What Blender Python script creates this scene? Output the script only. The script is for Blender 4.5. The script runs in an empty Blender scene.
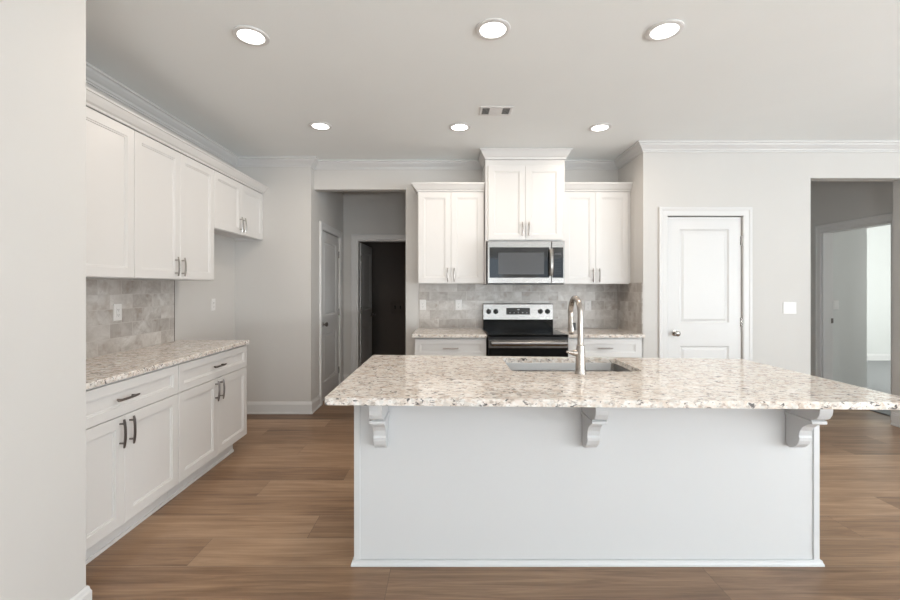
import bpy, bmesh, math, random
from math import pi, sin, cos, radians
from mathutils import Vector, Matrix
random.seed(7)
S = bpy.context.scene
COL = S.collection

# ------------------------------------------------------------------ camera
F = 420.0
cam_d = bpy.data.cameras.new('camera'); cam = bpy.data.objects.new('camera', cam_d); COL.objects.link(cam)
cam_d.sensor_width = 36; cam_d.lens = F/900*36
cam_d.shift_x = 2/900; cam_d.shift_y = -13/900
cam_d.clip_start = 0.05
cam.location = (0, 0, 1.37); cam.rotation_euler = (pi/2, 0, 0)
S.camera = cam

# ------------------------------------------------------------------ world + light
w = bpy.data.worlds.new('world'); S.world = w; w.use_nodes = True
w.node_tree.nodes['Background'].inputs[0].default_value = (0.75, 0.85, 1.0, 1)
w.node_tree.nodes['Background'].inputs[1].default_value = 0.6
S.view_settings.view_transform = 'Standard'; S.view_settings.look = 'None'
S.view_settings.gamma = 1; S.view_settings.use_curve_mapping = False
S.view_settings.exposure = 0.07

def area(name, loc, rot, sx, sy, power, color):
    d = bpy.data.lights.new(name, 'AREA'); d.shape = 'RECTANGLE'; d.size = sx; d.size_y = sy
    d.energy = power; d.color = color
    o = bpy.data.objects.new(name, d); COL.objects.link(o); o.location = loc; o.rotation_euler = rot
    return o
# daylight through the living room windows behind and to the right of the camera, plus added upward fills
DAY = (0.92, 0.97, 0.99)
for i, wx in enumerate((0.87, 3.45, 5.35)):
    area('daylight_rear', (wx, -4.42, 1.45), (pi/2, 0, 0), 1.5, 1.6, (17, 9, 9)[i], (0.72, 0.88, 1.0))
    area('ceiling_fill_rear', (wx, -4.25, .75), (pi/2+radians(71), 0, 0), 1.5, .4, 114, DAY)  # added fill aimed up to brighten the ceiling, standing in for ground bounce
for i, wy in enumerate((-2.6, -0.2)):
    area('daylight_side', (6.42, wy, 1.45), (pi/2, 0, pi/2), 1.5, 1.6, 46, (0.82, 0.92, 1.0))
    area('ceiling_fill_side', (6.25, wy, .75), (pi/2+radians(70), 0, pi/2), 1.5, .4, 114, DAY)  # same added upward fill at the side window sills
# daylight of the far bedroom window
area('daylight_bedroom', (7.6, 4.25, 1.5), (pi/2, 0, 0), 1.6, 1.5, 100, (0.98, 1.0, 0.96))

# ------------------------------------------------------------------ node helpers
def mat(name):
    m = bpy.data.materials.new(name); m.use_nodes = True
    nt = m.node_tree; b = nt.nodes['Principled BSDF']
    return m, nt, b
def nd(nt, typ, **kw):
    n = nt.nodes.new(typ)
    for k, v in kw.items():
        if k == 'ins':
            for a, b in v.items(): n.inputs[a].default_value = b
        else: setattr(n, k, v)
    return n
def math_n(nt, op, a, b=None, c=None):
    n = nt.nodes.new('ShaderNodeMath'); n.operation = op
    for i, v in enumerate((a, b, c)):
        if v is None: continue
        if isinstance(v, (int, float)): n.inputs[i].default_value = v
        else: nt.links.new(v, n.inputs[i])
    return n.outputs[0]
def ramp(nt, fac, stops, interp='LINEAR'):
    r = nt.nodes.new('ShaderNodeValToRGB'); r.color_ramp.interpolation = interp
    e = r.color_ramp.elements
    while len(e) < len(stops): e.new(0.5)
    for i, (p, c) in enumerate(stops):
        e[i].position = p; e[i].color = (*c, 1) if len(c) == 3 else c
    nt.links.new(fac, r.inputs[0]); return r.outputs[0]
def mixc(nt, fac, a, b, mode='MIX'):
    n = nt.nodes.new('ShaderNodeMix'); n.data_type = 'RGBA'; n.blend_type = mode
    for s, v in ((0, fac), (6, a), (7, b)):
        if isinstance(v, (int, float)): n.inputs[s].default_value = v
        elif isinstance(v, tuple): n.inputs[s].default_value = (*v, 1)
        else: nt.links.new(v, n.inputs[s])
    return n.outputs[2]
def coords(nt, kind='Object'):
    return nt.nodes.new('ShaderNodeTexCoord').outputs[kind]
def wpos(nt):
    return nt.nodes.new('ShaderNodeNewGeometry').outputs['Position']
def noise(nt, vec, scale, detail=2, rough=.5, dist=0):
    n = nd(nt, 'ShaderNodeTexNoise', ins={'Scale': scale, 'Detail': detail, 'Roughness': rough, 'Distortion': dist})
    nt.links.new(vec, n.inputs['Vector']); return n.outputs[0]
def mapping(nt, vec, scale=(1, 1, 1), loc=(0, 0, 0)):
    n = nd(nt, 'ShaderNodeMapping'); n.inputs['Scale'].default_value = scale; n.inputs['Location'].default_value = loc
    nt.links.new(vec, n.inputs['Vector']); return n.outputs[0]
def bump(nt, b, h, strength, dist=.01):
    n = nd(nt, 'ShaderNodeBump', ins={'Strength': strength, 'Distance': dist})
    nt.links.new(h, n.inputs['Height']); nt.links.new(n.outputs[0], b.inputs['Normal'])

def paint(name, col, rough=.5, tex=.06, scale=220):
    m, nt, b = mat(name)
    p = wpos(nt)
    n = noise(nt, p, 3.0, 2)
    c = mixc(nt, n, tuple(x*.985 for x in col), tuple(min(1, x*1.015) for x in col))
    nt.links.new(c, b.inputs['Base Color']); b.inputs['Roughness'].default_value = rough
    if tex: bump(nt, b, noise(nt, p, scale, 3), tex, .004)
    return m
def metal(name, col, rough, brushed=None):
    m, nt, b = mat(name)
    b.inputs['Metallic'].default_value = 1; b.inputs['Roughness'].default_value = rough
    p = wpos(nt)
    n = noise(nt, mapping(nt, p, brushed or (40, 40, 40)), 6, 3)
    c = mixc(nt, n, tuple(x*.93 for x in col), tuple(min(1, x*1.05) for x in col))
    nt.links.new(c, b.inputs['Base Color'])
    r = math_n(nt, 'MULTIPLY_ADD', n, .12, rough-.06); nt.links.new(r, b.inputs['Roughness'])
    return m
def plain(name, col, rough=.4, metallic=0):
    m, nt, b = mat(name)
    n = noise(nt, wpos(nt), 60, 2)
    c = mixc(nt, n, tuple(x*.94 for x in col), tuple(min(1, x*1.04) for x in col))
    nt.links.new(c, b.inputs['Base Color']); b.inputs['Roughness'].default_value = rough
    b.inputs['Metallic'].default_value = metallic
    return m

M = {}
M['wall'] = paint('wall_paint', (0.59, 0.575, 0.555), .7, .05)
M['ceiling'] = paint('ceiling_paint', (0.905, 0.93, 0.93), .85, .12, 120)
M['trim'] = paint('trim_paint', (0.66, 0.655, 0.65), .38, 0)
M['cab'] = paint('cabinet_paint', (0.69, 0.68, 0.67), .36, .02)
M['island'] = paint('cabinet_paint_shaded', (0.63, 0.637, 0.645), .4, .02)  # greyer copy of the cabinet paint, cooler and dimmer light put into the colour
M['bed_wall'] = paint('bedroom_wall_paint', (0.62, 0.63, 0.62), .7, .05)
M['laundry'] = paint('laundry_shade_paint', (0.22, 0.185, 0.16), .8, .05)  # dark colour stands in for the shade of the unlit room
M['steel'] = metal('stainless_steel', (0.29, 0.277, 0.264), .26, (2, 40, 90))
M['nickel'] = metal('brushed_nickel', (0.43, 0.39, 0.355), .22)
M['dark_nickel'] = metal('dark_nickel', (0.20, 0.18, 0.17), .32)
M['pull_bright'] = metal('pull_nickel', (0.42, 0.39, 0.37), .28)
M['chrome'] = metal('satin_chrome', (0.45, 0.43, 0.41), .2)
M['black_glass'] = plain('black_glass', (0.006, 0.006, 0.007), .06)
M['oven_glass'] = plain('oven_glass', (0.004, 0.004, 0.004), .25)
for k_ in ('oven_glass',): M[k_].node_tree.nodes['Principled BSDF'].inputs['Specular IOR Level'].default_value = .2
M['cooktop_glass'] = plain('cooktop_glass', (0.004, 0.004, 0.004), .10); M['cooktop_glass'].node_tree.nodes['Principled BSDF'].inputs['Specular IOR Level'].default_value = .25
M['window_mesh'] = plain('microwave_window_mesh', (0.045, 0.045, 0.048), .22)
M['black'] = plain('black_plastic', (0.012, 0.012, 0.013), .35)
M['plastic'] = plain('white_plastic', (0.74, 0.73, 0.72), .35)
M['slot'] = plain('slot_dark', (0.08, 0.08, 0.08), .6)
M['digits'] = plain('display_marking', (0.6, 0.6, 0.6), .5)
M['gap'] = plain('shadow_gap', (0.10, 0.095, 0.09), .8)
M['louvre'] = plain('vent_louvre', (0.35, 0.35, 0.35), .6)

def emis(name, col, st):
    m, nt, b = mat(name)
    b.inputs['Emission Color'].default_value = (*col, 1); b.inputs['Emission Strength'].default_value = st
    b.inputs['Base Color'].default_value = (.9, .9, .9, 1)
    return m
M['lens'] = emis('lamp_lens', (1.0, 0.97, 0.93), 5)

def make_floor():
    m, nt, b = mat('oak_plank_floor')
    p = wpos(nt)
    sep = nd(nt, 'ShaderNodeSeparateXYZ'); nt.links.new(p, sep.inputs[0])
    x, y = sep.outputs[0], sep.outputs[1]
    W, L = .228, 1.52
    ry = math_n(nt, 'DIVIDE', math_n(nt, 'SUBTRACT', y, 2.062), W)
    row = math_n(nt, 'FLOOR', ry); fy = math_n(nt, 'FRACT', ry)
    # shift of each row
    sh = math_n(nt, 'MULTIPLY', math_n(nt, 'ADD', row, 1.0), .661)
    rx = math_n(nt, 'ADD', math_n(nt, 'DIVIDE', math_n(nt, 'ADD', x, .28), L), sh)
    pid = math_n(nt, 'FLOOR', rx); fx = math_n(nt, 'FRACT', rx)
    comb = nd(nt, 'ShaderNodeCombineXYZ'); nt.links.new(row, comb.inputs[0]); nt.links.new(pid, comb.inputs[1])
    wn = nd(nt, 'ShaderNodeTexWhiteNoise'); wn.noise_dimensions = '2D'; nt.links.new(comb.outputs[0], wn.inputs['Vector'])
    rnd = wn.outputs['Value']
    # grain coordinates, shifted per plank
    off = nd(nt, 'ShaderNodeVectorMath', operation='SCALE'); nt.links.new(wn.outputs['Color'], off.inputs[0]); off.inputs['Scale'].default_value = 40
    add = nd(nt, 'ShaderNodeVectorMath', operation='ADD'); nt.links.new(p, add.inputs[0]); nt.links.new(off.outputs[0], add.inputs[1])
    g1 = noise(nt, mapping(nt, add.outputs[0], (.9, 17, 1)), 1.6, 6, .62, .9)
    g2 = noise(nt, mapping(nt, add.outputs[0], (3, 130, 1)), 1.3, 5, .7)
    g3 = noise(nt, mapping(nt, add.outputs[0], (.9, 4.5, 1)), 1.4, 2, .5, 1.2)
    v = math_n(nt, 'ADD', math_n(nt, 'MULTIPLY', rnd, .34), math_n(nt, 'MULTIPLY', g1, .72))
    v = math_n(nt, 'ADD', v, math_n(nt, 'MULTIPLY', g3, .30))
    v = math_n(nt, 'SUBTRACT', v, .19)
    c = ramp(nt, v, [(0.18, (0.085, 0.045, 0.024)), (0.38, (0.205, 0.118, 0.066)), (0.56, (0.325, 0.200, 0.117)), (0.78, (0.47, 0.310, 0.195))])
    c = mixc(nt, math_n(nt, 'MULTIPLY', math_n(nt, 'SUBTRACT', g2, .38), .9), c, (0.09, 0.052, 0.030))
    # seams
    s1 = math_n(nt, 'LESS_THAN', fy, .012)
    s2 = math_n(nt, 'LESS_THAN', fx, .0018)
    s = math_n(nt, 'MAXIMUM', s1, s2)
    c = mixc(nt, math_n(nt, 'MULTIPLY', s, .55), c, (0.06, 0.04, 0.03))
    # lighter eased edge next to each long seam
    e1 = math_n(nt, 'GREATER_THAN', fy, .985)
    c = mixc(nt, math_n(nt, 'MULTIPLY', e1, .45), c, (0.50, 0.36, 0.25))
    nt.links.new(c, b.inputs['Base Color'])
    nt.links.new(math_n(nt, 'MULTIPLY_ADD', g2, .12, .30), b.inputs['Roughness'])
    b.inputs['Specular IOR Level'].default_value = .5
    bump(nt, b, math_n(nt, 'SUBTRACT', math_n(nt, 'MULTIPLY', g2, .3), s), .15, .002)
    return m
M['floor'] = make_floor()

def make_carpet():
    m, nt, b = mat('grey_carpet')
    p = wpos(nt)
    n = noise(nt, p, 90, 3)
    c = mixc(nt, n, (0.24, 0.245, 0.25), (0.38, 0.385, 0.39))
    nt.links.new(c, b.inputs['Base Color']); b.inputs['Roughness'].default_value = 1
    bump(nt, b, n, .5, .01)
    return m
M['carpet'] = make_carpet()

def nd_out(nt, p, sc):
    v = nd(nt, 'ShaderNodeTexVoronoi', ins={'Scale': sc}); nt.links.new(p, v.inputs['Vector']); return v.outputs['Color']
def make_granite():
    m, nt, b = mat('granite')
    p = wpos(nt)
    big = noise(nt, p, 6, 3, .6)
    med = noise(nt, mapping(nt, p, (.7, 1, 1)), 26, 4, .62, .5)
    base = ramp(nt, med, [(.26, (0.42, 0.33, 0.27)), (.38, (0.62, 0.54, 0.47)), (.50, (0.76, 0.70, 0.645)), (.64, (0.85, 0.83, 0.80))])
    base = mixc(nt, math_n(nt, 'MULTIPLY', big, .4), base, (0.66, 0.55, 0.47))
    vo = nd(nt, 'ShaderNodeTexVoronoi', ins={'Scale': 85.0}); nt.links.new(p, vo.inputs['Vector'])
    q = ramp(nt, vo.outputs['Color'], [(.0, (0, 0, 0)), (.60, (0, 0, 0)), (.68, (1, 1, 1))])
    base = mixc(nt, math_n(nt, 'MULTIPLY', q, .5), base, (0.84, 0.84, 0.82))
    qg = ramp(nt, nd_out(nt, p, 60.0), [(.0, (1, 1, 1)), (.22, (1, 1, 1)), (.28, (0, 0, 0))])
    base = mixc(nt, math_n(nt, 'MULTIPLY', qg, .35), base, (0.50, 0.51, 0.49))
    f1 = noise(nt, mapping(nt, p, (.62, 1, 1.1), (3, 5, 1)), 60, 3, .6, .4)
    k1 = ramp(nt, f1, [(.55, (0, 0, 0)), (.61, (1, 1, 1))])
    base = mixc(nt, math_n(nt, 'MULTIPLY', k1, .5), base, (0.26, 0.20, 0.165))
    f2 = noise(nt, mapping(nt, p, (.6, 1, 1), (9, 2, 4)), 64, 3, .55, .8)
    k2 = ramp(nt, f2, [(.60, (0, 0, 0)), (.645, (1, 1, 1))])
    base = mixc(nt, math_n(nt, 'MULTIPLY', k2, .88), base, (0.055, 0.055, 0.06))
    nt.links.new(base, b.inputs['Base Color'])
    b.inputs['Roughness'].default_value = .07
    return m
M['granite'] = make_granite()

def make_tile(name, axis):
    m, nt, b = mat(name)
    p = wpos(nt)
    sep = nd(nt, 'ShaderNodeSeparateXYZ'); nt.links.new(p, sep.inputs[0])
    u = sep.outputs[axis]; z = sep.outputs[2]
    cb = nd(nt, 'ShaderNodeCombineXYZ'); nt.links.new(u, cb.inputs[0]); nt.links.new(math_n(nt, 'SUBTRACT', z, .918), cb.inputs[1])
    br = nd(nt, 'ShaderNodeTexBrick', offset=.5, offset_frequency=2)
    for k, v in {'Scale': 1.0, 'Mortar Size': .0022, 'Mortar Smooth': .3, 'Brick Width': .203, 'Row Height': .1, 'Bias': 0.0}.items():
        br.inputs[k].default_value = v
    br.inputs['Color1'].default_value = (0, 0, 0, 1); br.inputs['Color2'].default_value = (1, 1, 1, 1)
    nt.links.new(cb.outputs[0], br.inputs['Vector'])
    tone = br.outputs['Color']
    # per tile random offset
    off = nd(nt, 'ShaderNodeVectorMath', operation='SCALE'); nt.links.new(tone, off.inputs[0]); off.inputs['Scale'].default_value = 9
    add = nd(nt, 'ShaderNodeVectorMath', operation='ADD'); nt.links.new(p, add.inputs[0]); nt.links.new(off.outputs[0], add.inputs[1])
    n1 = noise(nt, add.outputs[0], 6, 4, .6, .8)
    base = ramp(nt, n1, [(.32, (0.36, 0.325, 0.295)), (.5, (0.48, 0.45, 0.42)), (.68, (0.60, 0.58, 0.555))])
    # veins
    n2 = noise(nt, add.outputs[0], 4.5, 5, .62, 1.6)
    vein = ramp(nt, math_n(nt, 'ABSOLUTE', math_n(nt, 'SUBTRACT', n2, .5)), [(.0, (1, 1, 1)), (.035, (0, 0, 0))])
    base = mixc(nt, math_n(nt, 'MULTIPLY', vein, .22), base, (0.25, 0.22, 0.20))
    n3 = noise(nt, add.outputs[0], 11, 3, .5)
    blot = ramp(nt, n3, [(.56, (0, 0, 0)), (.70, (1, 1, 1))])
    base = mixc(nt, math_n(nt, 'MULTIPLY', blot, .6), base, (0.28, 0.22, 0.18))
    tv = math_n(nt, 'MULTIPLY', math_n(nt, 'SUBTRACT', tone, .5), .75)
    base = mixc(nt, math_n(nt, 'MAXIMUM', tv, 0), base, (0.72, 0.69, 0.66))
    base = mixc(nt, math_n(nt, 'MAXIMUM', math_n(nt, 'MULTIPLY', tv, -1), 0), base, (0.33, 0.29, 0.26))
    c = mixc(nt, math_n(nt, 'MULTIPLY', br.outputs['Fac'], .6), base, (0.62, 0.59, 0.56))
    nt.links.new(c, b.inputs['Base Color'])
    b.inputs['Roughness'].default_value = .28
    bump(nt, b, math_n(nt, 'SUBTRACT', 1, br.outputs['Fac']), .5, .0015)
    return m
M['tile_x'] = make_tile('marble_tile_back', 0)
M['tile_y'] = make_tile('marble_tile_side', 1)

# ------------------------------------------------------------------ mesh helpers
def box(bm, x0, x1, y0, y1, z0, z1):
    vs = [bm.verts.new(c) for c in ((x0,y0,z0),(x1,y0,z0),(x1,y1,z0),(x0,y1,z0),(x0,y0,z1),(x1,y0,z1),(x1,y1,z1),(x0,y1,z1))]
    for f in ((0,3,2,1),(4,5,6,7),(0,1,5,4),(1,2,6,5),(2,3,7,6),(3,0,4,7)): bm.faces.new([vs[i] for i in f])
    return vs
def cbox(bm, c, s): return box(bm, c[0]-s[0]/2, c[0]+s[0]/2, c[1]-s[1]/2, c[1]+s[1]/2, c[2]-s[2]/2, c[2]+s[2]/2)
def rings(bm, loops, cap0=True, cap1=True, close=True):
    R = [[bm.verts.new(p) for p in lp] for lp in loops]
    n = len(R[0])
    for a, b in zip(R, R[1:]):
        for i in range(n if close else n-1):
            j = (i+1) % n
            bm.faces.new((a[i], a[j], b[j], b[i]))
    if cap0: bm.faces.new(R[0][::-1])
    if cap1: bm.faces.new(R[-1])
    return R
def tube(bm, pts, rad, n=12, caps=True):
    pts = [Vector(p) for p in pts]
    if isinstance(rad, (int, float)): rad = [rad]*len(pts)
    t0 = (pts[1]-pts[0]).normalized()
    up = Vector((0,0,1)) if abs(t0.z) < .9 else Vector((1,0,0))
    nrm = t0.cross(up).normalized(); loops = []
    for i, p in enumerate(pts):
        if i == 0: t = t0
        elif i == len(pts)-1: t = (pts[i]-pts[i-1]).normalized()
        else: t = ((pts[i+1]-pts[i]).normalized()+(pts[i]-pts[i-1]).normalized()).normalized()
        nrm = (nrm - t*nrm.dot(t)).normalized(); bn = t.cross(nrm)
        loops.append([p + (nrm*cos(2*pi*k/n)+bn*sin(2*pi*k/n))*rad[i] for k in range(n)])
    rings(bm, loops, caps, caps)
def lathe(bm, prof, c=(0,0,0), axis='z', n=24):
    """prof: (radius, height) pairs"""
    def P(r, h, k):
        a = 2*pi*k/n; u, v = r*cos(a), r*sin(a)
        if axis == 'z': return (c[0]+u, c[1]+v, c[2]+h)
        if axis == 'y': return (c[0]+u, c[1]+h, c[2]+v)
        return (c[0]+h, c[1]+u, c[2]+v)
    rings(bm, [[P(max(r, 1e-4), h, k) for k in range(n)] for r, h in prof])
def rect_rings(bm, x0, x1, z0, z1, seq):
    """nested rectangles in the XZ plane: seq of (inset, y)"""
    rings(bm, [[(x0+i, y, z0+i), (x1-i, y, z0+i), (x1-i, y, z1-i), (x0+i, y, z1-i)] for i, y in seq])
def sweep(bm, path, prof, fmap, closed=False):
    """path: 2D points; prof: closed polygon of (lateral, height); lateral is to the LEFT of travel"""
    n = len(path); L = []
    P = [Vector(p) for p in path]
    for i in range(n):
        if closed: a, b = P[i-1], P[(i+1) % n]
        else: a = P[i-1] if i > 0 else None; b = P[i+1] if i < n-1 else None
        d1 = (P[i]-a).normalized() if a is not None else None
        d2 = (b-P[i]).normalized() if b is not None else None
        if d1 is None: d1 = d2
        if d2 is None: d2 = d1
        n1 = Vector((-d1.y, d1.x)); n2 = Vector((-d2.y, d2.x))
        m = (n1+n2); m = m/ max(m.dot(n1), 1e-6)
        L.append([fmap(P[i].x+m.x*l, P[i].y+m.y*l, h) for l, h in prof])
    if closed: L.append(L[0])
    rings(bm, L, not closed, not closed)
def xy(x, y, h): return (x, y, h)

def obj(name, bm, m=None, parent=None, smooth=False, bevel=0, seg=2):
    bmesh.ops.recalc_face_normals(bm, faces=bm.faces)
    me = bpy.data.meshes.new(name); bm.to_mesh(me); bm.free()
    o = bpy.data.objects.new(name, me); COL.objects.link(o)
    if m is not None: me.materials.append(M[m])
    if parent is not None: o.parent = parent
    if smooth:
        me.polygons.foreach_set('use_smooth', [True]*len(me.polygons))
        md = o.modifiers.new('edge', 'EDGE_SPLIT'); md.split_angle = radians(38)
    if bevel:
        md = o.modifiers.new('bevel', 'BEVEL'); md.width = bevel; md.segments = seg; md.limit_method = 'ANGLE'
        md.angle_limit = radians(40)
    return o
def B(): return bmesh.new()
def thing(name, label, cat, loc=(0,0,0), rz=0, group=None):
    o = bpy.data.objects.new(name, None); COL.objects.link(o); o.empty_display_size = .1
    o.location = loc; o.rotation_euler = (0, 0, rz); o['label'] = label; o['category'] = cat
    if group: o['group'] = group
    return o
def tag(o, label, cat, group=None):
    o['label'] = label; o['category'] = cat
    if group: o['group'] = group
    return o
def struct(name, bm, m, label, cat, bevel=0, smooth=False, loc=(0,0,0), rz=0):
    o = obj(name, bm, m, None, smooth, bevel)
    o['kind'] = 'structure'; o['label'] = label; o['category'] = cat
    o.location = loc; o.rotation_euler = (0, 0, rz)
    return o
def dup(root, loc, rz, label, group=None):
    r = root.copy(); COL.objects.link(r); r.location = loc; r.rotation_euler = (0, 0, rz)
    r['label'] = label
    if group: r['group'] = group
    for ch in list(root.children):
        c = ch.copy(); COL.objects.link(c); c.parent = r
        for g in list(ch.children):
            d = g.copy(); COL.objects.link(d); d.parent = c
    return r

H = 2.757
# ------------------------------------------------------------------ room shell
bm = B(); box(bm, -2.6, 6.7, -4.8, 5.06, -.1, 0); box(bm, -2.6, 4.68, 5.06, 8.1, -.1, 0); 
struct('floor', bm, 'floor', 'brown oak plank floor running across the kitchen', 'floor')
bm = B(); box(bm, 4.681, 9.2, 4.172, 7.9, .0005, .012)
struct('floor_bedroom', bm, 'carpet', 'grey carpet of the room beyond the right doorway', 'floor')
bm = B(); box(bm, -2.6, 9.3, -4.8, 8.1, H, H+.1)
struct('ceiling', bm, 'ceiling', 'flat white ceiling with recessed lights', 'ceiling')

bm = B(); box(bm, -1.62, -1.5, -4.6, 1.74, 0, H); box(bm, -2.45, -1.62, 1.62, 1.74, 0, H)
struct('wall_near_left', bm, 'wall', 'pale wall end at the left edge, close to the viewer', 'wall')
bm = B(); box(bm, -2.45, -2.30, 1.74, 4.54, 0, H)
struct('wall_left', bm, 'wall', 'left kitchen wall behind the cabinets', 'wall')
bm = B(); box(bm, -2.45, -1.481, 4.54, 4.66, 0, H); box(bm, -1.601, -1.481, 4.66, 4.92, 0, H)
box(bm, -1.601, -1.481, 4.92, 5.735, 2.045, H); box(bm, -1.601, -1.481, 5.735, 5.95, 0, H)
struct('wall_hall_left', bm, 'wall', 'wall left of the hall opening, turning into the hall', 'wall')
bm = B(); box(bm, -1.481, -.468, 4.65, 4.75, 2.45, H); box(bm, -.468, 1.883, 4.65, 4.75, 0, H)
struct('wall_back', bm, 'wall', 'back kitchen wall with the hall opening header', 'wall')
bm = B(); box(bm, -1.601, -1.289, 5.95, 6.07, 0, H); box(bm, -1.289, -.479, 5.95, 6.07, 2.036, H); box(bm, -.479, -.20, 5.95, 6.07, 0, H)
struct('wall_hall_end', bm, 'wall', 'wall at the end of the hall around the dark doorway', 'wall')
bm = B(); box(bm, -.32, -.20, 4.75, 5.95, 0, H)
struct('wall_hall_right', bm, 'wall', 'right side wall of the hall', 'wall')
bm = B(); box(bm, -2.4, -1.9, 7.9, 8.0, 0, H); box(bm, -1.9, .4, 7.9, 8.0, 0, H)
box(bm, -2.4, -2.28, 6.07, 7.9, 0, H); box(bm, .28, .4, 6.07, 7.9, 0, H)
box(bm, -2.4, -1.601, 5.97, 6.07, 0, H); box(bm, -.20, .4, 5.97, 6.07, 0, H)
struct('wall_laundry', bm, 'laundry', 'laundry room walls beyond the hall doorway, shade painted into their colour', 'wall')
bm = B(); box(bm, 1.883, 2.0, 4.05, 4.75, 0, H); box(bm, 2.0, 2.112, 4.05, 4.17, 0, H)
box(bm, 2.112, 2.840, 4.05, 4.17, 2.055, H); box(bm, 2.840, 3.496, 4.05, 4.17, 0, H)
box(bm, 3.496, 4.415, 4.05, 4.17, 2.42, H); box(bm, 4.415, 6.6, 4.05, 4.17, 0, H)
struct('wall_pantry', bm, 'wall', 'pale wall holding the white pantry door and right opening', 'wall')
bm = B(); box(bm, 3.376, 3.496, 4.17, 5.6, 0, H); box(bm, 3.376, 4.56, 5.6, 5.72, 0, H)
struct('wall_side_hall', bm, 'wall', 'left and end walls of the side hall', 'wall')
bm = B(); box(bm, 4.56, 4.68, 4.17, 4.31, 0, H); box(bm, 4.56, 4.68, 4.31, 5.12, 2.045, H); box(bm, 4.56, 4.68, 5.12, 5.72, 0, H)
struct('wall_side_hall_right', bm, 'wall', 'side hall wall with the bedroom doorway', 'wall')
bm = B(); box(bm, 4.68, 5.186, 5.2, 5.32, 0, H); box(bm, 5.066, 5.186, 5.32, 7.78, 0, H)
box(bm, 5.066, 9.2, 7.78, 7.9, 0, H); box(bm, 9.08, 9.2, 4.05, 7.78, 0, H)
box(bm, 6.6, 6.8, 4.05, 4.17, 0, H); box(bm, 8.4, 9.08, 4.05, 4.17, 0, H)
box(bm, 6.8, 8.4, 4.05, 4.17, 0, .75); box(bm, 6.8, 8.4, 4.05, 4.17, 2.25, H)
struct('wall_bedroom', bm, 'bed_wall', 'cool grey bedroom walls seen through the right opening', 'wall')
# living room shell behind the camera
bm = B()
xs = [.10, 1.65, 2.70, 4.20, 4.60, 6.10]
box(bm, -1.62, xs[0], -4.6, -4.48, 0, H); box(bm, xs[1], xs[2], -4.6, -4.48, 0, H); box(bm, xs[3], xs[4], -4.6, -4.48, 0, H); box(bm, xs[5], 6.6, -4.6, -4.48, 0, H)
for a in (0, 2, 4):
    box(bm, xs[a], xs[a+1], -4.6, -4.48, 0, .6); box(bm, xs[a], xs[a+1], -4.6, -4.48, 2.3, H)
struct('wall_rear', bm, 'wall', 'living room wall with three windows behind the viewer', 'wall')
bm = B()
ys = [-3.35, -1.85, -.95, .55]
box(bm, 6.48, 6.6, -4.48, ys[0], 0, H); box(bm, 6.48, 6.6, ys[1], ys[2], 0, H); box(bm, 6.48, 6.6, ys[3], 4.05, 0, H)
for a in (0, 2):
    box(bm, 6.48, 6.6, ys[a], ys[a+1], 0, .6); box(bm, 6.48, 6.6, ys[a], ys[a+1], 2.3, H)
struct('wall_right', bm, 'wall', 'living room wall with two windows on the right', 'wall')

# windows (frames with bars) behind the camera
def window(n, x0, x1, loc, rz, label):
    bm = B(); wd = x1-x0
    box(bm, 0, .05, 0, .06, .6, 2.3); box(bm, wd-.05, wd, 0, .06, .6, 2.3)
    box(bm, .05, wd-.05, 0, .06, .6, .65); box(bm, .05, wd-.05, 0, .06, 2.25, 2.3); box(bm, .05, wd-.05, .01, .05, 1.43, 1.47)
    o = struct('window_%d' % n, bm, 'trim', label, 'window', loc=loc, rz=rz)
for i in range(3):
    window(i+1, xs[2*i], xs[2*i+1], (xs[2*i], -4.58, 0), 0, ('left', 'middle', 'right')[i]+' white window in the wall behind the viewer')
for i in range(2):
    window(i+4, ys[2*i], ys[2*i+1], (6.58, ys[2*i], 0), pi/2, ('rear', 'front')[i]+' white window in the right living room wall')

# ------------------------------------------------------------------ mouldings
CROWN = [(0, H-.001), (.078, H-.001), (.078, H-.014), (.066, H-.020), (.058, H-.034), (.038, H-.052), (.024, H-.062), (.018, H-.074), (.010, H-.078), (.010, H-.088), (0, H-.088)]
BASE = [(0, 0.001), (.020, 0.001), (.020, .018), (.014, .022), (.014, .104), (.010, .112), (.008, .124), (.004, .131), (0, .131)]
def rnd_path(p): return p
def trim(n, path, prof, label, cat):
    bm = B(); sweep(bm, path, prof, xy)
    return struct('trim_%d' % n if cat != 'baseboard' else 'baseboard_'+n, bm, 'trim', label, 'crown molding' if cat == 'crown' else 'baseboard')
# travelling so that the room lies to the LEFT
crown_path = [(6.48, -4.48), (6.48, 4.05), (1.883, 4.05), (1.883, 4.65), (-1.481, 4.65), (-1.481, 4.54), (-2.30, 4.54), (-2.30, 1.74), (-1.5, 1.74), (-1.5, -4.48), (6.48, -4.48)]
trim(1, crown_path[:-1], CROWN, 'white crown molding running round the top of the kitchen walls', 'crown')
trim('hall_left', [(-1.481, 4.845), (-1.481, 4.54), (-2.30, 4.54), (-2.30, 3.66)], BASE, 'white baseboard on the wall left of the hall', 'baseboard')
trim('near_left', [(-1.72, 1.74), (-1.5, 1.74), (-1.5, -4.48)], BASE, 'white baseboard of the near left wall end', 'baseboard')
trim('hall_end', [(-1.405, 5.95), (-1.481, 5.95), (-1.481, 5.81)], BASE, 'white baseboard at the end of the hall', 'baseboard')
trim('pantry', [(3.496, 4.17), (3.496, 4.05), (2.931, 4.05)], BASE, 'white baseboard right of the pantry door', 'baseboard')
trim('pantry_left', [(2.021, 4.05), (1.90, 4.05)], BASE, 'short white baseboard left of the pantry door', 'baseboard')
trim('right', [(6.48, -4.48), (6.48, 4.05), (4.415, 4.05), (4.415, 4.17)], BASE, 'white baseboard at the right edge opening', 'baseboard')
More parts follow.
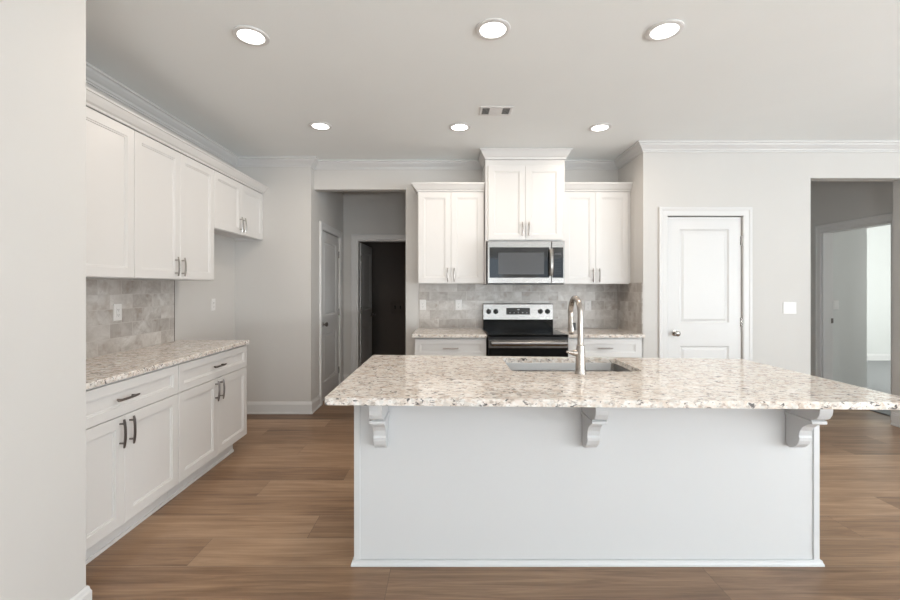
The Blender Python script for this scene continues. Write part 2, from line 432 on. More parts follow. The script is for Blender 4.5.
trim('side_hall', [(4.56, 5.6), (3.496, 5.6), (3.496, 4.17)][:2], BASE, 'white baseboard at the side hall end', 'baseboard')
trim('bedroom', [(9.08, 4.17), (9.08, 7.78), (5.186, 7.78), (5.186, 5.2), (4.68, 5.2)], BASE, 'white baseboard on the bright bedroom wall', 'baseboard')

CASE = [(0, 0), (.0, .012), (.010, .016), (.050, .016), (.058, .021), (.078, .021), (.084, .016), (.084, 0)]
def casing(name, a0, a1, top, fmap, parent=None, n=None, label=''):
    bm = B()
    # walking so that "left" is away from the opening
    sweep(bm, [(a0, 0), (a0, top), (a1, top), (a1, 0)], CASE, fmap)
    o = obj(name, bm, 'trim', parent)
    if parent is None:
        o['kind'] = 'structure'; o['label'] = label; o['category'] = 'door casing'
    return o

def interior_door(n, width, height, loc, rz, label, knob_side, casing_on=True, mat_='trim', hinges=True, knob_mat='chrome'):
    """front faces local -y; x 0..width; leaf thickness .035 with front at y=0"""
    bm = B(); t = .035; st = .118
    z0 = .008
    zs = [(.22, .80), (1.02, height-.118)]
    box(bm, 0, st, 0, t, z0, height); box(bm, width-st, width, 0, t, z0, height)
    box(bm, st, width-st, 0, t, z0, zs[0][0]); box(bm, st, width-st, 0, t, zs[0][1], zs[1][0]); box(bm, st, width-st, 0, t, zs[1][1], height)
    for a, b in zs:
        rings(bm, [[(st+i, y, a+i), (width-st-i, y, a+i), (width-st-i, y, b-i), (st+i, y, b-i)] for i, y in ((0, 0), (.012, .010), (.022, .010), (.040, .003))], False, True)
        rings(bm, [[(st+i, y, a+i), (width-st-i, y, a+i), (width-st-i, y, b-i), (st+i, y, b-i)] for i, y in ((0, t), (.012, t-.010), (.022, t-.010), (.040, t-.003))], False, True)
    d = struct('door_%d' % n, bm, mat_, label, 'door', loc=loc, rz=rz)
    kx = .07 if knob_side == 'l' else width-.07
    for sgn in (-1, 1):
        y0 = 0 if sgn < 0 else t
        k = B(); lathe(k, [(.030, 0), (.030, sgn*.006), (.013, sgn*.010), (.011, sgn*.028), (.020, sgn*.036), (.027, sgn*.048), (.026, sgn*.058), (.014, sgn*.066)], (kx, y0, .925), 'y', 20)
        kk = obj('door_knob', k, knob_mat, d, True)
    if hinges:
        hx = width+.002 if knob_side == 'l' else -.002
        for hz in (.24, 1.03, height-.23):
            hb = B(); tube(hb, [(hx, -.006, hz-.045), (hx, -.006, hz+.045)], .007, 10); box(hb, hx-.012, hx+.012, -.0015, .0015, hz-.044, hz+.044)
            obj('hinge', hb, 'chrome', d)
    ex = -.001 if knob_side == 'l' else width+.001
    lb = B(); box(lb, ex-.0035, ex+.0035, .002, .030, .885, .965); box(lb, ex-.006, ex+.006, .010, .022, .905, .945)
    obj('latch_plate', lb, 'dark_nickel', d)
    return d
# pantry door
d1 = interior_door(1, .712, 2.046, (2.123, 4.062, 0), 0, 'closed white two-panel pantry door right of the kitchen', 'l')
bm = B(); sweep(bm, [(2.112, 0), (2.112, 2.055), (2.840, 2.055), (2.840, 0)], CASE, lambda u, v, h: (u, 4.05-h, v)); 
o = struct('trim_2', bm, 'trim', 'white casing around the pantry door', 'door casing')
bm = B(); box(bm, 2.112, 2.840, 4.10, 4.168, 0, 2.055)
struct('trim_3', bm, 'gap', 'dark sheet behind the pantry door, painting the shade in its gaps', 'painted shade')  # dark sheet filling the opening so the door gap reads as shade
# hall side door (faces +X): local -y -> +X with rz=90
d2 = interior_door(2, .805, 2.038, (-1.493, 4.925, 0), pi/2, 'white two-panel door in the left side of the hall', 'l', knob_mat='dark_nickel')
bm = B(); sweep(bm, [(4.92, 0), (4.92, 2.045), (5.735, 2.045), (5.735, 0)], CASE, lambda u, v, h: (-1.481+h, u, v))
struct('trim_4', bm, 'trim', 'white casing around the hall side door', 'door casing')
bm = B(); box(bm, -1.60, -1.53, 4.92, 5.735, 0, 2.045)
struct('trim_5', bm, 'gap', 'dark sheet behind the hall side door, painting the shade in its gaps', 'painted shade')  # dark backing sheet, shade of the door gap put into its colour
# laundry doorway at hall end
bm = B(); sweep(bm, [(-1.289, 0), (-1.289, 2.036), (-.479, 2.036), (-.479, 0)], CASE, lambda u, v, h: (u, 5.95-h, v))
struct('trim_6', bm, 'trim', 'white casing around the dark doorway at the hall end', 'door casing')
bm = B(); box(bm, -1.289, -1.272, 5.95, 6.07, 0, 2.036); box(bm, -.496, -.479, 5.95, 6.07, 0, 2.036); box(bm, -1.272, -.496, 5.95, 6.07, 2.019, 2.036)
struct('trim_7', bm, 'trim', 'white jamb inside the dark hall doorway', 'door jamb')
d3 = interior_door(3, .76, 2.01, (-1.262, 6.085, 0), pi/2-.03, 'open white door standing inside the dark laundry room', 'r', knob_mat='dark_nickel')
# bedroom doorway (faces -X, on X=4.56)
bm = B(); sweep(bm, [(4.31, 0), (4.31, 2.045), (5.12, 2.045), (5.12, 0)], CASE, lambda u, v, h: (4.56-h, u, v))
struct('trim_8', bm, 'trim', 'white casing around the bedroom doorway in the side hall', 'door casing')
bm = B(); box(bm, 4.56, 4.68, 5.103, 5.12, 0, 2.045); box(bm, 4.56, 4.68, 4.31, 4.327, 0, 2.045); box(bm, 4.56, 4.68, 4.327, 5.103, 2.028, 2.045)
j = struct('trim_9', bm, 'trim', 'white jamb of the bedroom doorway with a dark strike plate', 'door jamb')
bm = B(); box(bm, 4.655, 4.68, 5.100, 5.103, .93, .99); obj('strike_plate', bm, 'dark_nickel', j)

# ------------------------------------------------------------------ cabinet kit
def pull_bm(L, vertical=True):
    """arched bar pull; local: stands off toward -y, centred at origin"""
    bm = B(); pts = []
    for k in range(9):
        t = k/8*2-1
        pts.append((t*L/2, -(.030-.007*t*t), 0))
    tube(bm, pts, [.005]+[.0066]*7+[.005], 8)
    for s in (-1, 1):
        tube(bm, [(s*L*.34, 0, 0), (s*L*.34, -.028, 0)], .005, 8)
    if vertical: bmesh.ops.rotate(bm, verts=bm.verts, cent=(0,0,0), matrix=Matrix.Rotation(pi/2, 3, 'Y'))
    return bm
def shaker(bm, x0, x1, z0, z1, st=.058, t=.019):
    st = min(st, (z1-z0)*.27)
    rect_rings(bm, x0, x1, z0, z1, [(0, 0), (0, -t+.002), (.002, -t), (st, -t), (st+.0015, -t+.004), (st+.010, -t+.0048), (st+.012, -t+.010), (st+.013, -t+.010)])
def add_front(root, kind, x0, x1, z0, z1, pull, pm='dark_nickel', st=.058):
    bm = B(); shaker(bm, 0, x1-x0, 0, z1-z0, st)
    d = obj(kind, bm, 'cab', root); d.location = (x0, 0, z0)
    if pull:
        px, pz, vert, L = pull
        h = obj('handle', pull_bm(L, vert), pm, d, True); h.location = (px-x0, -.019, pz-z0)
    return d
def base_cabinet(W, loc, rz, label, group, pm, n_drawer=1, depth=.588, end_r=0):
    """front of doors at y=-0.019 local; body from y=0 to depth"""
    r = thing('base_cabinet', label, 'cabinet', loc, rz, group)
    bm = B(); box(bm, 0, W, 0, depth, .105, .8845)
    obj('cabinet_body', bm, 'cab', r)
    bm = B(); e = W-end_r; box(bm, 0, e, .052, .066, .0, .105); box(bm, 0, e, .043, .052, .0, .018); box(bm, 0, .018, .066, depth, 0, .105); box(bm, e-.018, e, .066, depth, 0, .105)
    obj('toe_kick', bm, 'cab', r)
    g = .0018
    add_front(r, 'drawer', g, W-g, .692, .872, (W/2, .782, False, .15), pm)
    add_front(r, 'door', g, W/2-g/2, .112, .688, (W/2-.034, .60, True, .15), pm)
    add_front(r, 'door', W/2+g/2, W-g, .112, .688, (W/2+.034, .60, True, .15), pm)
    return r
def upper_cabinet(W, z0, z1, loc, rz, label, group, pm, depth=.31, hz=None, L=.14, door_z0=None, door_z1=None, inset=(0, 0), hs=.033, shift=0):
    r = thing('upper_cabinet', label, 'cabinet', loc, rz, group)
    bm = B(); t = .018
    box(bm, 0, W, 0, depth, z0+.02, z1); box(bm, 0, t, 0, depth, z0, z0+.02); box(bm, W-t, W, 0, depth, z0, z0+.02); box(bm, t, W-t, 0, t, z0, z0+.02)
    obj('cabinet_body', bm, 'cab', r)
    g = .0018; a0 = door_z0 if door_z0 is not None else z0+.004; a1 = door_z1 if door_z1 is not None else z1-.006
    x0, x1 = inset[0]+g, W-inset[1]-g; mid = (x0+x1)/2
    hz = hz or a0+.10
    add_front(r, 'door', x0, mid-g/2, a0, a1, (mid-hs+shift, hz, True, L), pm)
    add_front(r, 'door', mid+g/2, x1, a0, a1, (mid+hs+shift, hz, True, L), pm)
    return r

# ---- left run (front faces +X)
XF = -1.741      # body front, doors stand 19 mm proud -> -1.722
gl = 'base cabinets along the left wall'
base_cabinet(.896, (XF, 1.790, 0), pi/2, 'white base cabinet nearest the viewer, left wall, drawer above two doors', gl, 'dark_nickel', depth=.558)
base_cabinet(.912, (XF, 2.687, 0), pi/2, 'white base cabinet at the far end of the left run, beside the bare wall', gl, 'dark_nickel', depth=.558, end_r=.10)
bm = B(); box(bm, -2.299, XF, 1.742, 1.789, 0, .884)
tag(obj('cabinet_filler', bm, 'cab'), 'white filler strip between the near wall end and left base cabinet', 'cabinet')
XU = -2.019
gu = 'upper cabinets along the left wall'
left_uppers = [
upper_cabinet(.914, 1.425, 2.375, (XU, 1.766, 0), pi/2, 'white upper cabinet nearest the viewer, cut by the near wall end', gu, 'chrome', depth=.28, hz=1.52),
upper_cabinet(.914, 1.425, 2.375, (XU, 2.681, 0), pi/2, 'tall white double-door upper cabinet above the left counter end', gu, 'chrome', depth=.28, hs=.038, shift=-.02, hz=1.52),
upper_cabinet(.943, 1.873, 2.375, (XU, 3.596, 0), pi/2, 'short white upper cabinet over the empty refrigerator space', gu, 'chrome', depth=.28, hz=1.972)]
CC = [(0, 2.376), (.006, 2.376), (.010, 2.388), (.022, 2.396), (.040, 2.420), (.048, 2.436), (.056, 2.438), (.056, 2.450), (-.05, 2.450), (-.05, 2.376)]
def keep(o, parent):
    """parent a mesh laid out in world coordinates"""
    o.parent = parent
    o.matrix_parent_inverse = (Matrix.Translation(parent.location) @ parent.rotation_euler.to_matrix().to_4x4()).inverted()
for cabn, ya, yb in zip(left_uppers, (2.6804, 3.5954, 4.537), (1.744, 2.6806, 3.5956)):
    bm = B(); sweep(bm, [(XU+.018, ya), (XU+.018, yb)], CC, xy)
    keep(obj('crown', bm, 'cab'), cabn)
bm = B(); box(bm, -2.299, -1.706, 1.742, 3.612, .885, .915)
tag(obj('countertop', bm, 'granite', None, False, .004), 'speckled granite countertop on the left base cabinets', 'countertop')
bm = B(); box(bm, -2.2995, -2.288, 1.742, 3.510, .9155, 1.4245)
tag(obj('backsplash', bm, 'tile_y', None), 'grey marble subway tile backsplash on the left wall', 'backsplash')
bm = B(); box(bm, -2.2995, -2.286, 3.5105, 3.515, .9155, 1.4245)
tag(obj('tile_edge_strip', bm, 'dark_nickel', None), 'thin dark edge strip at the end of the left tile backsplash', 'trim strip')

# ---- back run (front faces -Y)
YB = 4.06
gb = 'base cabinets along the back wall'
base_cabinet(.690, (-.32, YB, 0), 0, 'white base cabinet left of the range', gb, 'pull_bright')
base_cabinet(.700, (1.155, YB, 0), 0, 'white base cabinet right of the range, beside the pantry wall', gb, 'pull_bright')
bm = B(); box(bm, -.345, .3725, 4.01, 4.6495, .885, .915)
tag(obj('countertop', bm, 'granite', None, False, .004), 'short granite countertop left of the range', 'countertop')
bm = B(); box(bm, 1.152, 1.8825, 4.01, 4.6495, .885, .915)
tag(obj('countertop', bm, 'granite', None, False, .004), 'short granite countertop right of the range in the corner', 'countertop')
bm = B(); box(bm, 1.856, 1.882, 4.062, 4.08, 0, .884)
tag(obj('cabinet_filler', bm, 'cab'), 'narrow white filler between the right base cabinet and pantry wall', 'cabinet')
bm = B(); box(bm, -.316, .375, 4.639, 4.6495, .9155, 1.404); box(bm, .3753, 1.1835, 4.639, 4.6495, .9155, 1.404); box(bm, 1.1837, 1.8825, 4.639, 4.6495, .9155, 1.404)
tag(obj('backsplash', bm, 'tile_x'), 'grey marble subway tile backsplash behind the range', 'backsplash')
bm = B(); box(bm, 1.872, 1.8825, 4.056, 4.6385, .9155, 1.412)
tag(obj('backsplash', bm, 'tile_y'), 'warm toned tile backsplash return on the right side wall', 'backsplash')

gk = 'upper cabinets along the back wall'
YU = 4.339
ul = upper_cabinet(.687, 1.405, 2.352, (-.313, YU, 0), 0, 'white upper cabinet left of the microwave', gk, 'pull_bright', hz=1.495, inset=(.006, .006))
ur = upper_cabinet(.700, 1.400, 2.352, (1.185, YU, 0), 0, 'white upper cabinet right of the microwave', gk, 'pull_bright', hz=1.490, inset=(.0, .03))
rm = upper_cabinet(.804, 1.835, 2.66, (.380, 4.262, 0), 0, 'tall white upper cabinet above the microwave, reaching the ceiling', gk, 'pull_bright', depth=.387, hz=1.955, door_z0=1.845, door_z1=2.595, inset=(.026, .026))
bm = B(); box(bm, .3745, .3865, 4.262, 4.637, 1.40, 1.8345)
tag(obj('filler_panel', bm, 'cab'), 'thin white filler panel along the left side of the microwave', 'panel')
bm = B(); box(bm, 1.1465, 1.1835, 4.262, 4.637, 1.40, 1.8345)
tag(obj('filler_panel', bm, 'cab'), 'thin white filler panel along the right side of the microwave', 'panel')
bm = B(); box(bm, 1.8660, 1.8825, 4.352, 4.364, 1.405, 2.352); keep(obj('filler', bm, 'cab'), ur)
def cab_crown(par, path, z, sc=1.0, top=None):
    prof = [(0, 0), (.006, 0), (.010, .014), (.022, .024), (.042, .054), (.048, .066), (.058, .068), (.058, .082), (-.02, .082), (-.02, 0)]
    bm = B(); sweep(bm, path, [(a*sc, z+b*(sc if top is None else top)) for a, b in prof], xy)
    keep(obj('crown', bm, 'cab'), par)
# travel with the room on the left => from right to left (−X)
yc = YU-.010
cab_crown(ul, [(.3735, yc), (-.314, yc), (-.314, 4.649)], 2.353)
cab_crown(ur, [(1.8815, yc), (1.186, yc)], 2.353)
yc = 4.262-.019
cab_crown(rm, [(1.1845, 4.57), (1.1845, yc), (.3795, yc), (.3795, 4.57)], 2.6605, top=(H-.0015-2.6605)/.082)

# ---- microwave
mw = thing('microwave', 'stainless over-the-range microwave with a black window', 'microwave', (.388, 4.125, 1.395))
W, Hh = .757, .427
bm = B(); box(bm, .008, W-.006, .03, .50, .012, Hh-.002); obj('body', bm, 'black', mw)
bm = B(); rect_rings(bm, .0, .628, .010, Hh, [(0, .030), (0, .004), (.004, 0), (.03, 0), (.031, .0)][:4])
dr = obj('door', bm, 'steel', mw)
bm = B(); rect_rings(bm, .020, .606, .066, Hh-.062, [(0, .002), (0, -.003), (.002, -.004)]); g_ = obj('window', bm, 'black_glass', dr)
bm = B(); rect_rings(bm, .105, .555, .100, Hh-.115, [(0, -.003), (0, -.0046)]); obj('window_mesh', bm, 'window_mesh', dr)
bm = B(); pts = [(.622, 0, .066)]
for k in range(11):
    t = k/10*2-1; pts.append((.624, -.030-.018*(1-t*t), Hh/2+t*.132+.002))
pts = pts[1:]
pp = []
L = []
for k, p in enumerate(pts):
    L.append([(p[0]-.018, p[1]-.004, p[2]), (p[0]-.010, p[1]-.012, p[2]), (p[0]+.010, p[1]-.012, p[2]), (p[0]+.018, p[1]-.004, p[2]), (p[0]+.014, p[1]+.004, p[2]), (p[0]-.014, p[1]+.004, p[2])])
rings(bm, L)
for s in (-1, 1):
    cbox(bm, (.624, -.016, Hh/2+s*.118), (.022, .034, .022))
hd = obj('handle', bm, 'steel', dr, True); hd.location.x = -.004
bm = B(); rect_rings(bm, .630, W, .010, Hh, [(0, .030), (0, .004), (.004, 0)]); cp = obj('control_panel', bm, 'steel', mw)
bm = B(); rect_rings(bm, .638, W-.014, .066, Hh-.062, [(0, .002), (0, -.003), (.002, -.004)]); obj('keypad', bm, 'black_glass', cp)
bm = B()
for r in range(6):
    for c in range(3):
        cbox(bm, (.662+c*.026, -.0046, .105+r*.024), (.014, .0008, .007))
obj('keypad_marking', bm, 'window_mesh', cp)
bm = B(); cbox(bm, (.69, -.0046, .30), (.06, .0008, .018)); obj('display', bm, 'window_mesh', cp)
bm = B(); box(bm, .004, W-.004, .012, .50, 0, .011); obj('underside', bm, 'black', mw)

# ---- range
rg = thing('range', 'freestanding stainless electric range with black glass cooktop', 'range', (.383, 4.01, 0))
W = .7615
bm = B(); box(bm, 0, W, .0, .60, .02, .895); obj('body', bm, 'black', rg)
for sx in (.04, W-.04):
    for sy in (.05, .55):
        bm = B(); cbox(bm, (sx, sy, .01), (.04, .04, .02)); obj('foot', bm, 'black', rg)
bm = B(); box(bm, 0.001, W-.001, -.012, .56, .8955, .917); obj('cooktop', bm, 'cooktop_glass', rg, False, .004)
for cx, cy, r in ((.20, .14, .105), (.56, .14, .08), (.20, .40, .08), (.56, .40, .105)):
    bm = B(); rings(bm, [[(cx+rr*cos(a*pi/16), cy+rr*sin(a*pi/16), z) for a in range(32)] for rr, z in ((r, .9172), (r, .9176), (r-.003, .9176), (r-.003, .9172))], False, False)
    obj('burner_ring', bm, 'window_mesh', rg)
bm = B(); L = [[(x, .566, .90), (x, .560, 1.010), (x, .572, 1.014), (x, .628, 1.014), (x, .628, .90)] for x in (0.001, W-.001)]
rings(bm, L); obj('backguard_base', bm, 'cooktop_glass', rg)
bm = B(); L = [[(x, .556, 1.0145), (x, .566, 1.183), (x, .574, 1.188), (x, .628, 1.188), (x, .628, 1.0145)] for x in (0, W)]
rings(bm, L); bg = obj('backguard', bm, 'steel', rg, False, .003)
bm = B(); L = [[(x, .555, 1.070), (x, .5585, 1.143), (x, .57, 1.143), (x, .57, 1.070)] for x in (.252, .508)]
rings(bm, L); ds = obj('display', bm, 'black_glass', bg)
bm = B(); cbox(bm, (.385, .5571, 1.125), (.022, .0012, .010)); obj('display_marking', bm, 'digits', ds)
for k in range(5):
    bm = B(); cbox(bm, (.29+k*.046, .5552, 1.090), (.012, .0012, .004)); obj('display_marking', bm, 'digits', ds)
for kx in (.060, .137, .622, .700):
    bm = B(); lathe(bm, [(.027, 0), (.027, -.006), (.021, -.009), (.019, -.024), (.015, -.027)], (kx, .5605, 1.104), 'y', 20)
    cbox(bm, (kx, .533, 1.104), (.006, .004, .030))
    obj('knob', bm, 'black', bg, True)
bm = B(); box(bm, .004, W-.004, -.022, -.001, .235, .868); od = obj('oven_door', bm, 'oven_glass', rg)
bm = B(); box(bm, .004, W-.004, -.026, -.0225, .79, .868); obj('door_top_rail', bm, 'steel', od, False, .002)
bm = B(); rect_rings(bm, .13, W-.13, .36, .68, [(0, -.022), (0, -.024), (.003, -.0245)]); obj('window', bm, 'black_glass', od)
bm = B(); L = []
for x in (.025, .045, W/2, W-.045, W-.025):
    r = .022 if .03 < x < W-.03 else .019
    L.append([(x, -.066+.013*cos(a*pi/8), .838+r*sin(a*pi/8)) for a in range(16)])
rings(bm, L)
for sx in (.06, W-.06): cbox(bm, (sx, -.04, .838), (.03, .035, .026))
obj('handle', bm, 'steel', od, True)
bm = B(); box(bm, .004, W-.004, -.020, -.001, .06, .225); obj('storage_drawer', bm, 'steel', rg)

# ---- island
YI = 2.069
isl = thing('kitchen_island', 'large white kitchen island with three corbels under the granite top', 'island', (0, YI, 0))
x0, x1 = -.463, 1.830
bm = B(); box(bm, x0+.004, x1-.004, .004, .63, 0.001, .8845)
# leave the sink cavity open
bm.free(); bm = B()
box(bm, x0+.004, x1-.004, .004, .022, .001, .8845)
box(bm, x0+.004, x0+.022, .022, .63, .001, .8845); box(bm, x1-.022, x1-.004, .022, .63, .001, .8845)
box(bm, x0+.022, x1-.022, .022, .56, .10, .118)
box(bm, x0+.022, .31, .612, .63, .10, .8845); box(bm, 1.09, x1-.022, .612, .63, .10, .8845); box(bm, .31, 1.08, .612, .63, .10, .64); box(bm, .31, 1.08, .675-.063, .63, .84, .8845)
box(bm, x0+.022, x1-.022, .55, .565, .001, .10)
obj('panel', bm, 'island', isl)
for xa, xb in ((x0, x0+.030), (x1-.030, x1)):
    bm = B(); box(bm, xa, xb, -.002, .036, .001, .8845); obj('corner_trim', bm, 'island', isl, False, .002)
bm = B(); sweep(bm, [(x1, .63), (x1, -.002), (x0, -.002), (x0, .63)], [(a*.8, b) for a, b in [(-.004, .001), (.016, .001), (.016, .010), (.011, .018), (.009, .026), (.002, .028), (-.004, .028)]], xy)
obj('base_molding', bm, 'island', isl)
prof = [(0, .8845), (.185, .8845), (.190, .850), (.192, .815), (.188, .795), (.176, .775), (.158, .764), (.145, .762), (.145, .757), (.152, .757), (.152, .742), (.138, .740), (.118, .728), (.098, .712), (.083, .690), (.077, .665), (.081, .655), (.079, .640), (.070, .622), (.052, .604), (.032, .592), (.020, .588), (.012, .600), (0, .605)]
for cx in (-.324, .690, 1.693):
    bm = B()
    rings(bm, [[(cx+sx*.030, -a, z) for a, z in prof] for sx in (-1, 1)])
    rings(bm, [[(cx+sx*.035, -a, z) for a, z in ((0, .742), (.155, .742), (.157, .746), (.157, .756), (.155, .7585), (0, .7585))] for sx in (-1, 1)])
    rings(bm, [[(cx+sx*.034, -a, z) for a, z in ((0, .8845), (.192, .8845), (.192, .874), (0, .874))] for sx in (-1, 1)])
    c = obj('corbel', bm, 'island', isl, False, .002); c.location = (0, 0.0, 0)

# island countertop with sink cut-out
def rounded(x0, x1, y0, y1, r, n=5):
    P = []
    for cx, cy, a0 in ((x1-r, y1-r, 0), (x0+r, y1-r, 90), (x0+r, y0+r, 180), (x1-r, y0+r, 270)):
        for k in range(n+1):
            a = radians(a0+90*k/n); P.append((cx+r*cos(a), cy+r*sin(a)))
    return P
SX0, SX1, SY0, SY1 = .345, 1.058, 2.262, 2.690
outer = [(1.868, 2.66), (-.502, 2.82), (-.510, 1.722), (1.885, 1.653)]
def slab_top():
    bm = B()
    inner = rounded(SX0, SX1, SY0, SY1, .045)
    n = len(inner)
    def corner_pts(q):   # round the outer corners a touch
        out = []
        m = len(q)
        for i in range(m):
            a, b, c = Vector(q[i-1]), Vector(q[i]), Vector(q[(i+1) % m])
            u, v = (a-b).normalized(), (c-b).normalized(); r = .018
            p0, p1 = b+u*r, b+v*r
            for k in range(5):
                t = k/4; out.append(tuple((1-t)**2*p0+2*t*(1-t)*b+t*t*p1))
        return out
    o = corner_pts(outer)
    for z, side in ((.915, 1), (.885, -1)):
        vo = [bm.verts.new((x, y, z)) for x, y in o]
        vi = [bm.verts.new((x, y, z)) for x, y in inner]
        # 4 corner bridging: each outer corner group (5) with each inner corner group (6)
        eo = [bm.edges.new((vo[i], vo[(i+1) % len(vo)])) for i in range(len(vo))]
        ei = [bm.edges.new((vi[i], vi[(i+1) % n])) for i in range(n)]
        bmesh.ops.triangle_fill(bm, use_beauty=True, use_dissolve=False, edges=eo+ei)
        if side == 1: vo1, vi1 = vo, vi
    for A, Bv in ((vo1, vo), (vi1, vi)):
        m = len(A)
        for i in range(m):
            j = (i+1) % m
            bm.faces.new((A[i], A[j], Bv[j], Bv[i]))
    return bm
ct = obj('countertop', slab_top(), 'granite', None, False, .003)
tag(ct, 'big glossy granite island countertop with sink cut-out', 'countertop')

# sink
sk = thing('sink', 'stainless undermount sink set in the island top', 'sink', (0, 0, 0))
bm = B()
def lp(g, z, r): return [(x, y, z) for x, y in rounded(SX0+g, SX1-g, SY0+g, SY1-g, r)]
rings(bm, [lp(-.014, .884, .055), lp(-.002, .884, .046), lp(.000, .874, .046), lp(.004, .72, .05), lp(.018, .692, .06), lp(.05, .684, .05), lp(.05, .682, .05), lp(.016, .688, .06), lp(.002, .72, .05), lp(-.002, .872, .046), lp(-.014, .882, .055)], False, False)
box(bm, SX0+.05, SX1-.05, SY0+.05, SY1-.05, .680, .685)
o = obj('bowl', bm, 'steel', sk, True)
bm = B(); lathe(bm, [(.045, 0), (.045, .003), (.036, .004), (.030, .001)], (.69, 2.48, .685), 'z', 24); obj('drain', bm, 'chrome', sk, True)

# faucet
FX, FY, FZ = .695, 2.205, .9155
fc = thing('faucet', 'tall brushed nickel gooseneck pull-down faucet on the island', 'faucet', (FX, FY, FZ))
bm = B(); lathe(bm, [(.030, 0), (.030, .004), (.0275, .008), (.0255, .03), (.0235, .09), (.0225, .128), (.020, .134), (.020, .148), (.0165, .152)], (0, 0, 0), 'z', 28); obj('body', bm, 'nickel', fc, True)
bm = B(); pts = [(0, 0, .15), (0, 0, .20), (0, 0, .26)]
R = .088
for k in range(1, 15):
    a = pi - k/14*pi*1.06
    pts.append((0, R+R*cos(a), .305+R*1.02*sin(a)))
tube(bm, pts, .0150, 16); obj('spout', bm, 'nickel', fc, True)
ex, ey, ez = pts[-1]
bm = B(); tube(bm, [(0, ey, ez+.004), (0, ey-.006, ez-.030), (0, ey-.012, ez-.085), (0, ey-.013, ez-.095)], [.0145, .0165, .019, .016], 16); sh_ = obj('spray_head', bm, 'nickel', fc, True)
bm = B(); cbox(bm, (.014, ey-.018, ez-.055), (.014, .016, .042)); obj('spray_button', bm, 'black', sh_)
bm = B(); tube(bm, [(0, ey-.0135, ez-.094), (0, ey-.0140, ez-.101)], .013, 14); obj('nozzle', bm, 'black', sh_)
bm = B(); tube(bm, [(-.018, 0, .108), (-.040, 0, .110)], [.017, .015], 14); tube(bm, [(-.040, 0, .110), (-.062, -.006, .114), (-.074, -.010, .117)], [.013, .008, .0065], 12); obj('lever', bm, 'nickel', fc, True)

# ------------------------------------------------------------------ recessed lights
def recessed(loc, label, first=None):
    if first is None:
        r = thing('recessed_light', label, 'ceiling light', loc, 0, 'recessed ceiling lights')
        bm = B(); lathe(bm, [(.094, -.001), (.094, -.006), (.086, -.010), (.070, -.008), (.070, -.001)], (0, 0, 0), 'z', 40); obj('trim_ring', bm, 'plastic', r, True)
        bm = B(); lathe(bm, [(.0695, -.0015), (.0695, -.0045), (.05, -.006), (.01, -.0065)], (0, 0, 0), 'z', 40); obj('lens', bm, 'lens', r, True)
    else: r = dup(first, loc, 0, label)
    d = bpy.data.lights.new('recessed_lamp', 'AREA'); d.shape = 'DISK'; d.size = .14; d.energy = LAMP; d.color = (1.0, .86, .72)
    o = bpy.data.objects.new('recessed_lamp', d); COL.objects.link(o); o.location = (0, 0, -.012); o.parent = r
    return r
LAMP = 6.0
row = [((-1.076, 2.295, H), 'recessed light at the near left, above the left cabinets'), ((.239, 2.235, H), 'recessed light in the near row, middle one above the island'), ((1.157, 2.245, H), 'recessed light at the near right, above the island'),
       ((-1.085, 3.575, H), 'recessed light at the far left, before the hall opening'), ((.100, 3.60, H), 'recessed light in the far row, left of the ceiling vent'), ((1.306, 3.61, H), 'recessed light at the far right, before the corner cabinet')]
first = None
for loc, lab in row:
    loc = (loc[0]*1.010, loc[1]*1.010, loc[2])
    r = recessed(loc, lab, first)
    if first is None:
        first = r
        # keep the lamp out of the template copies
        lamp0 = [c for c in r.children if c.type == 'LIGHT'][0]; lamp0.parent = None; lamp0_loc = (loc[0], loc[1], loc[2]-.012)
lamp0.parent = first; lamp0.location = (0, 0, -.012)

# ceiling vent
cv = thing('ceiling_vent', 'white rectangular air vent in the ceiling', 'vent', (.375, 3.30, H))
bm = B(); rings(bm, [[(x*a, y*b_, z) for x, y in ((-1, -1), (1, -1), (1, 1), (-1, 1))] for a, b_, z in ((.128, .082, -.001), (.128, .082, -.004), (.122, .076, -.008), (.108, .060, -.008), (.108, .060, -.003))], True, True)
obj('frame', bm, 'plastic', cv)
bm = B(); box(bm, -.050, .050, -.060, .060, -.0075, -.0035)
obj('center_plate', bm, 'plastic', cv)
for sx in (-1, 1):
    bm = B(); box(bm, sx*.079-.028, sx*.079+.028, -.058, .058, -.0038, -.0032); bk = obj('grille_back', bm, 'slot', cv)
    bm = B()
    for k in range(6):
        cbox(bm, (sx*.079-.024+k*.0096, 0, -.0062), (.0035, .116, .003))
    obj('louvre', bm, 'louvre', cv)

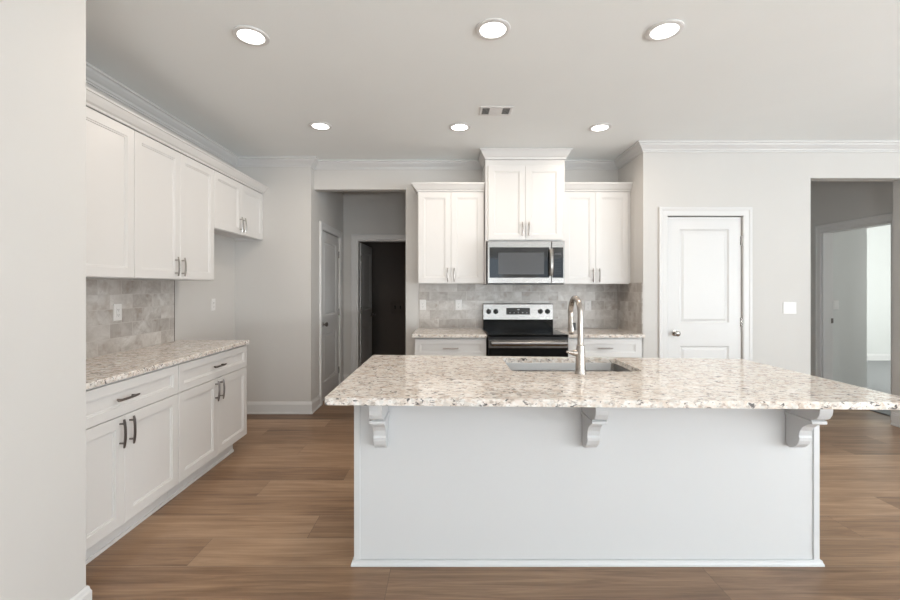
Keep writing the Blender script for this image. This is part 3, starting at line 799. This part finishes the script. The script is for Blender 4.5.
# ------------------------------------------------------------------ outlets and switches
def plate(kind, label, loc, rz, gang=1, style='outlet', group=None):
    """faces local -y"""
    w_ = .072 + .056*(gang-1)
    r = thing(kind, label, 'outlet' if style == 'outlet' else 'light switch', loc, rz, group)
    bm = B(); rings(bm, [[(x*(w_/2-i), y, z*(.0575-i)) for x, z in ((-1, -1), (1, -1), (1, 1), (-1, 1))] for i, y in ((0, -.0005), (0, -.004), (.004, -.0065))]); obj('cover_plate', bm, 'plastic', r)
    for g in range(gang):
        cx = (g-(gang-1)/2)*.046
        bm = B(); box(bm, cx-.0165, cx+.0165, -.0085, -.006, -.033, .033); k = obj('receptacle' if style == 'outlet' else 'rocker', bm, 'plastic', r)
        if style == 'outlet':
            for s in (-1, 1):
                bm = B(); cbox(bm, (cx-.006, -.0087, s*.018), (.002, .0008, .008)); cbox(bm, (cx+.006, -.0087, s*.018), (.002, .0008, .008)); cbox(bm, (cx, -.0087, s*.018-.009), (.004, .0008, .004))
                obj('slots', bm, 'slot', k)
    return r
plate('wall_outlet', 'white outlet at the left end of the back tile backsplash', (-.279, 4.639, 1.172), 0, group='wall outlets')
plate('wall_outlet', 'white outlet on tile just left of the range', (.116, 4.639, 1.172), 0, group='wall outlets')
plate('wall_outlet', 'white outlet on tile right of the range, beside the faucet', (1.545, 4.639, 1.165), 0, group='wall outlets')
plate('wall_outlet', 'white outlet on the left wall tile above the counter', (-2.288, 2.905, 1.195), pi/2, group='wall outlets')
plate('wall_outlet', 'faint white outlet on the bare wall below the short left cabinet', (-2.300, 4.11, 1.197), pi/2, group='wall outlets')
plate('light_switch', 'white double light switch right of the pantry door', (3.292, 4.05, 1.168), 0, gang=2, style='switch')
plate('light_switch', 'dim light switch on the bedroom wall beyond the right opening', (4.80, 5.2, 1.15), 0, style='switch')
# laundry valve box
lb = thing('laundry_valve_box', 'recessed washer valve box on the laundry wall, shade painted into its colour', 'valve box', (-.94, 7.9, .98))
bm = B(); rings(bm, [[(x*a, y, z*b_) for x, z in ((-1, -1), (1, -1), (1, 1), (-1, 1))] for a, b_, y in ((.135, .12, -.001), (.135, .12, -.012), (.115, .10, -.012), (.110, .095, -.003))], False, True); obj('box_frame', bm, 'laundry', lb)  # frame takes the shade colour of the laundry walls
for sx in (-.05, .05):
    bm = B(); tube(bm, [(sx, -.004, .03), (sx, -.045, .03)], .014, 10); tube(bm, [(sx, -.03, .03), (sx, -.03, -.02)], .010, 10); obj('valve', bm, 'black', lb)
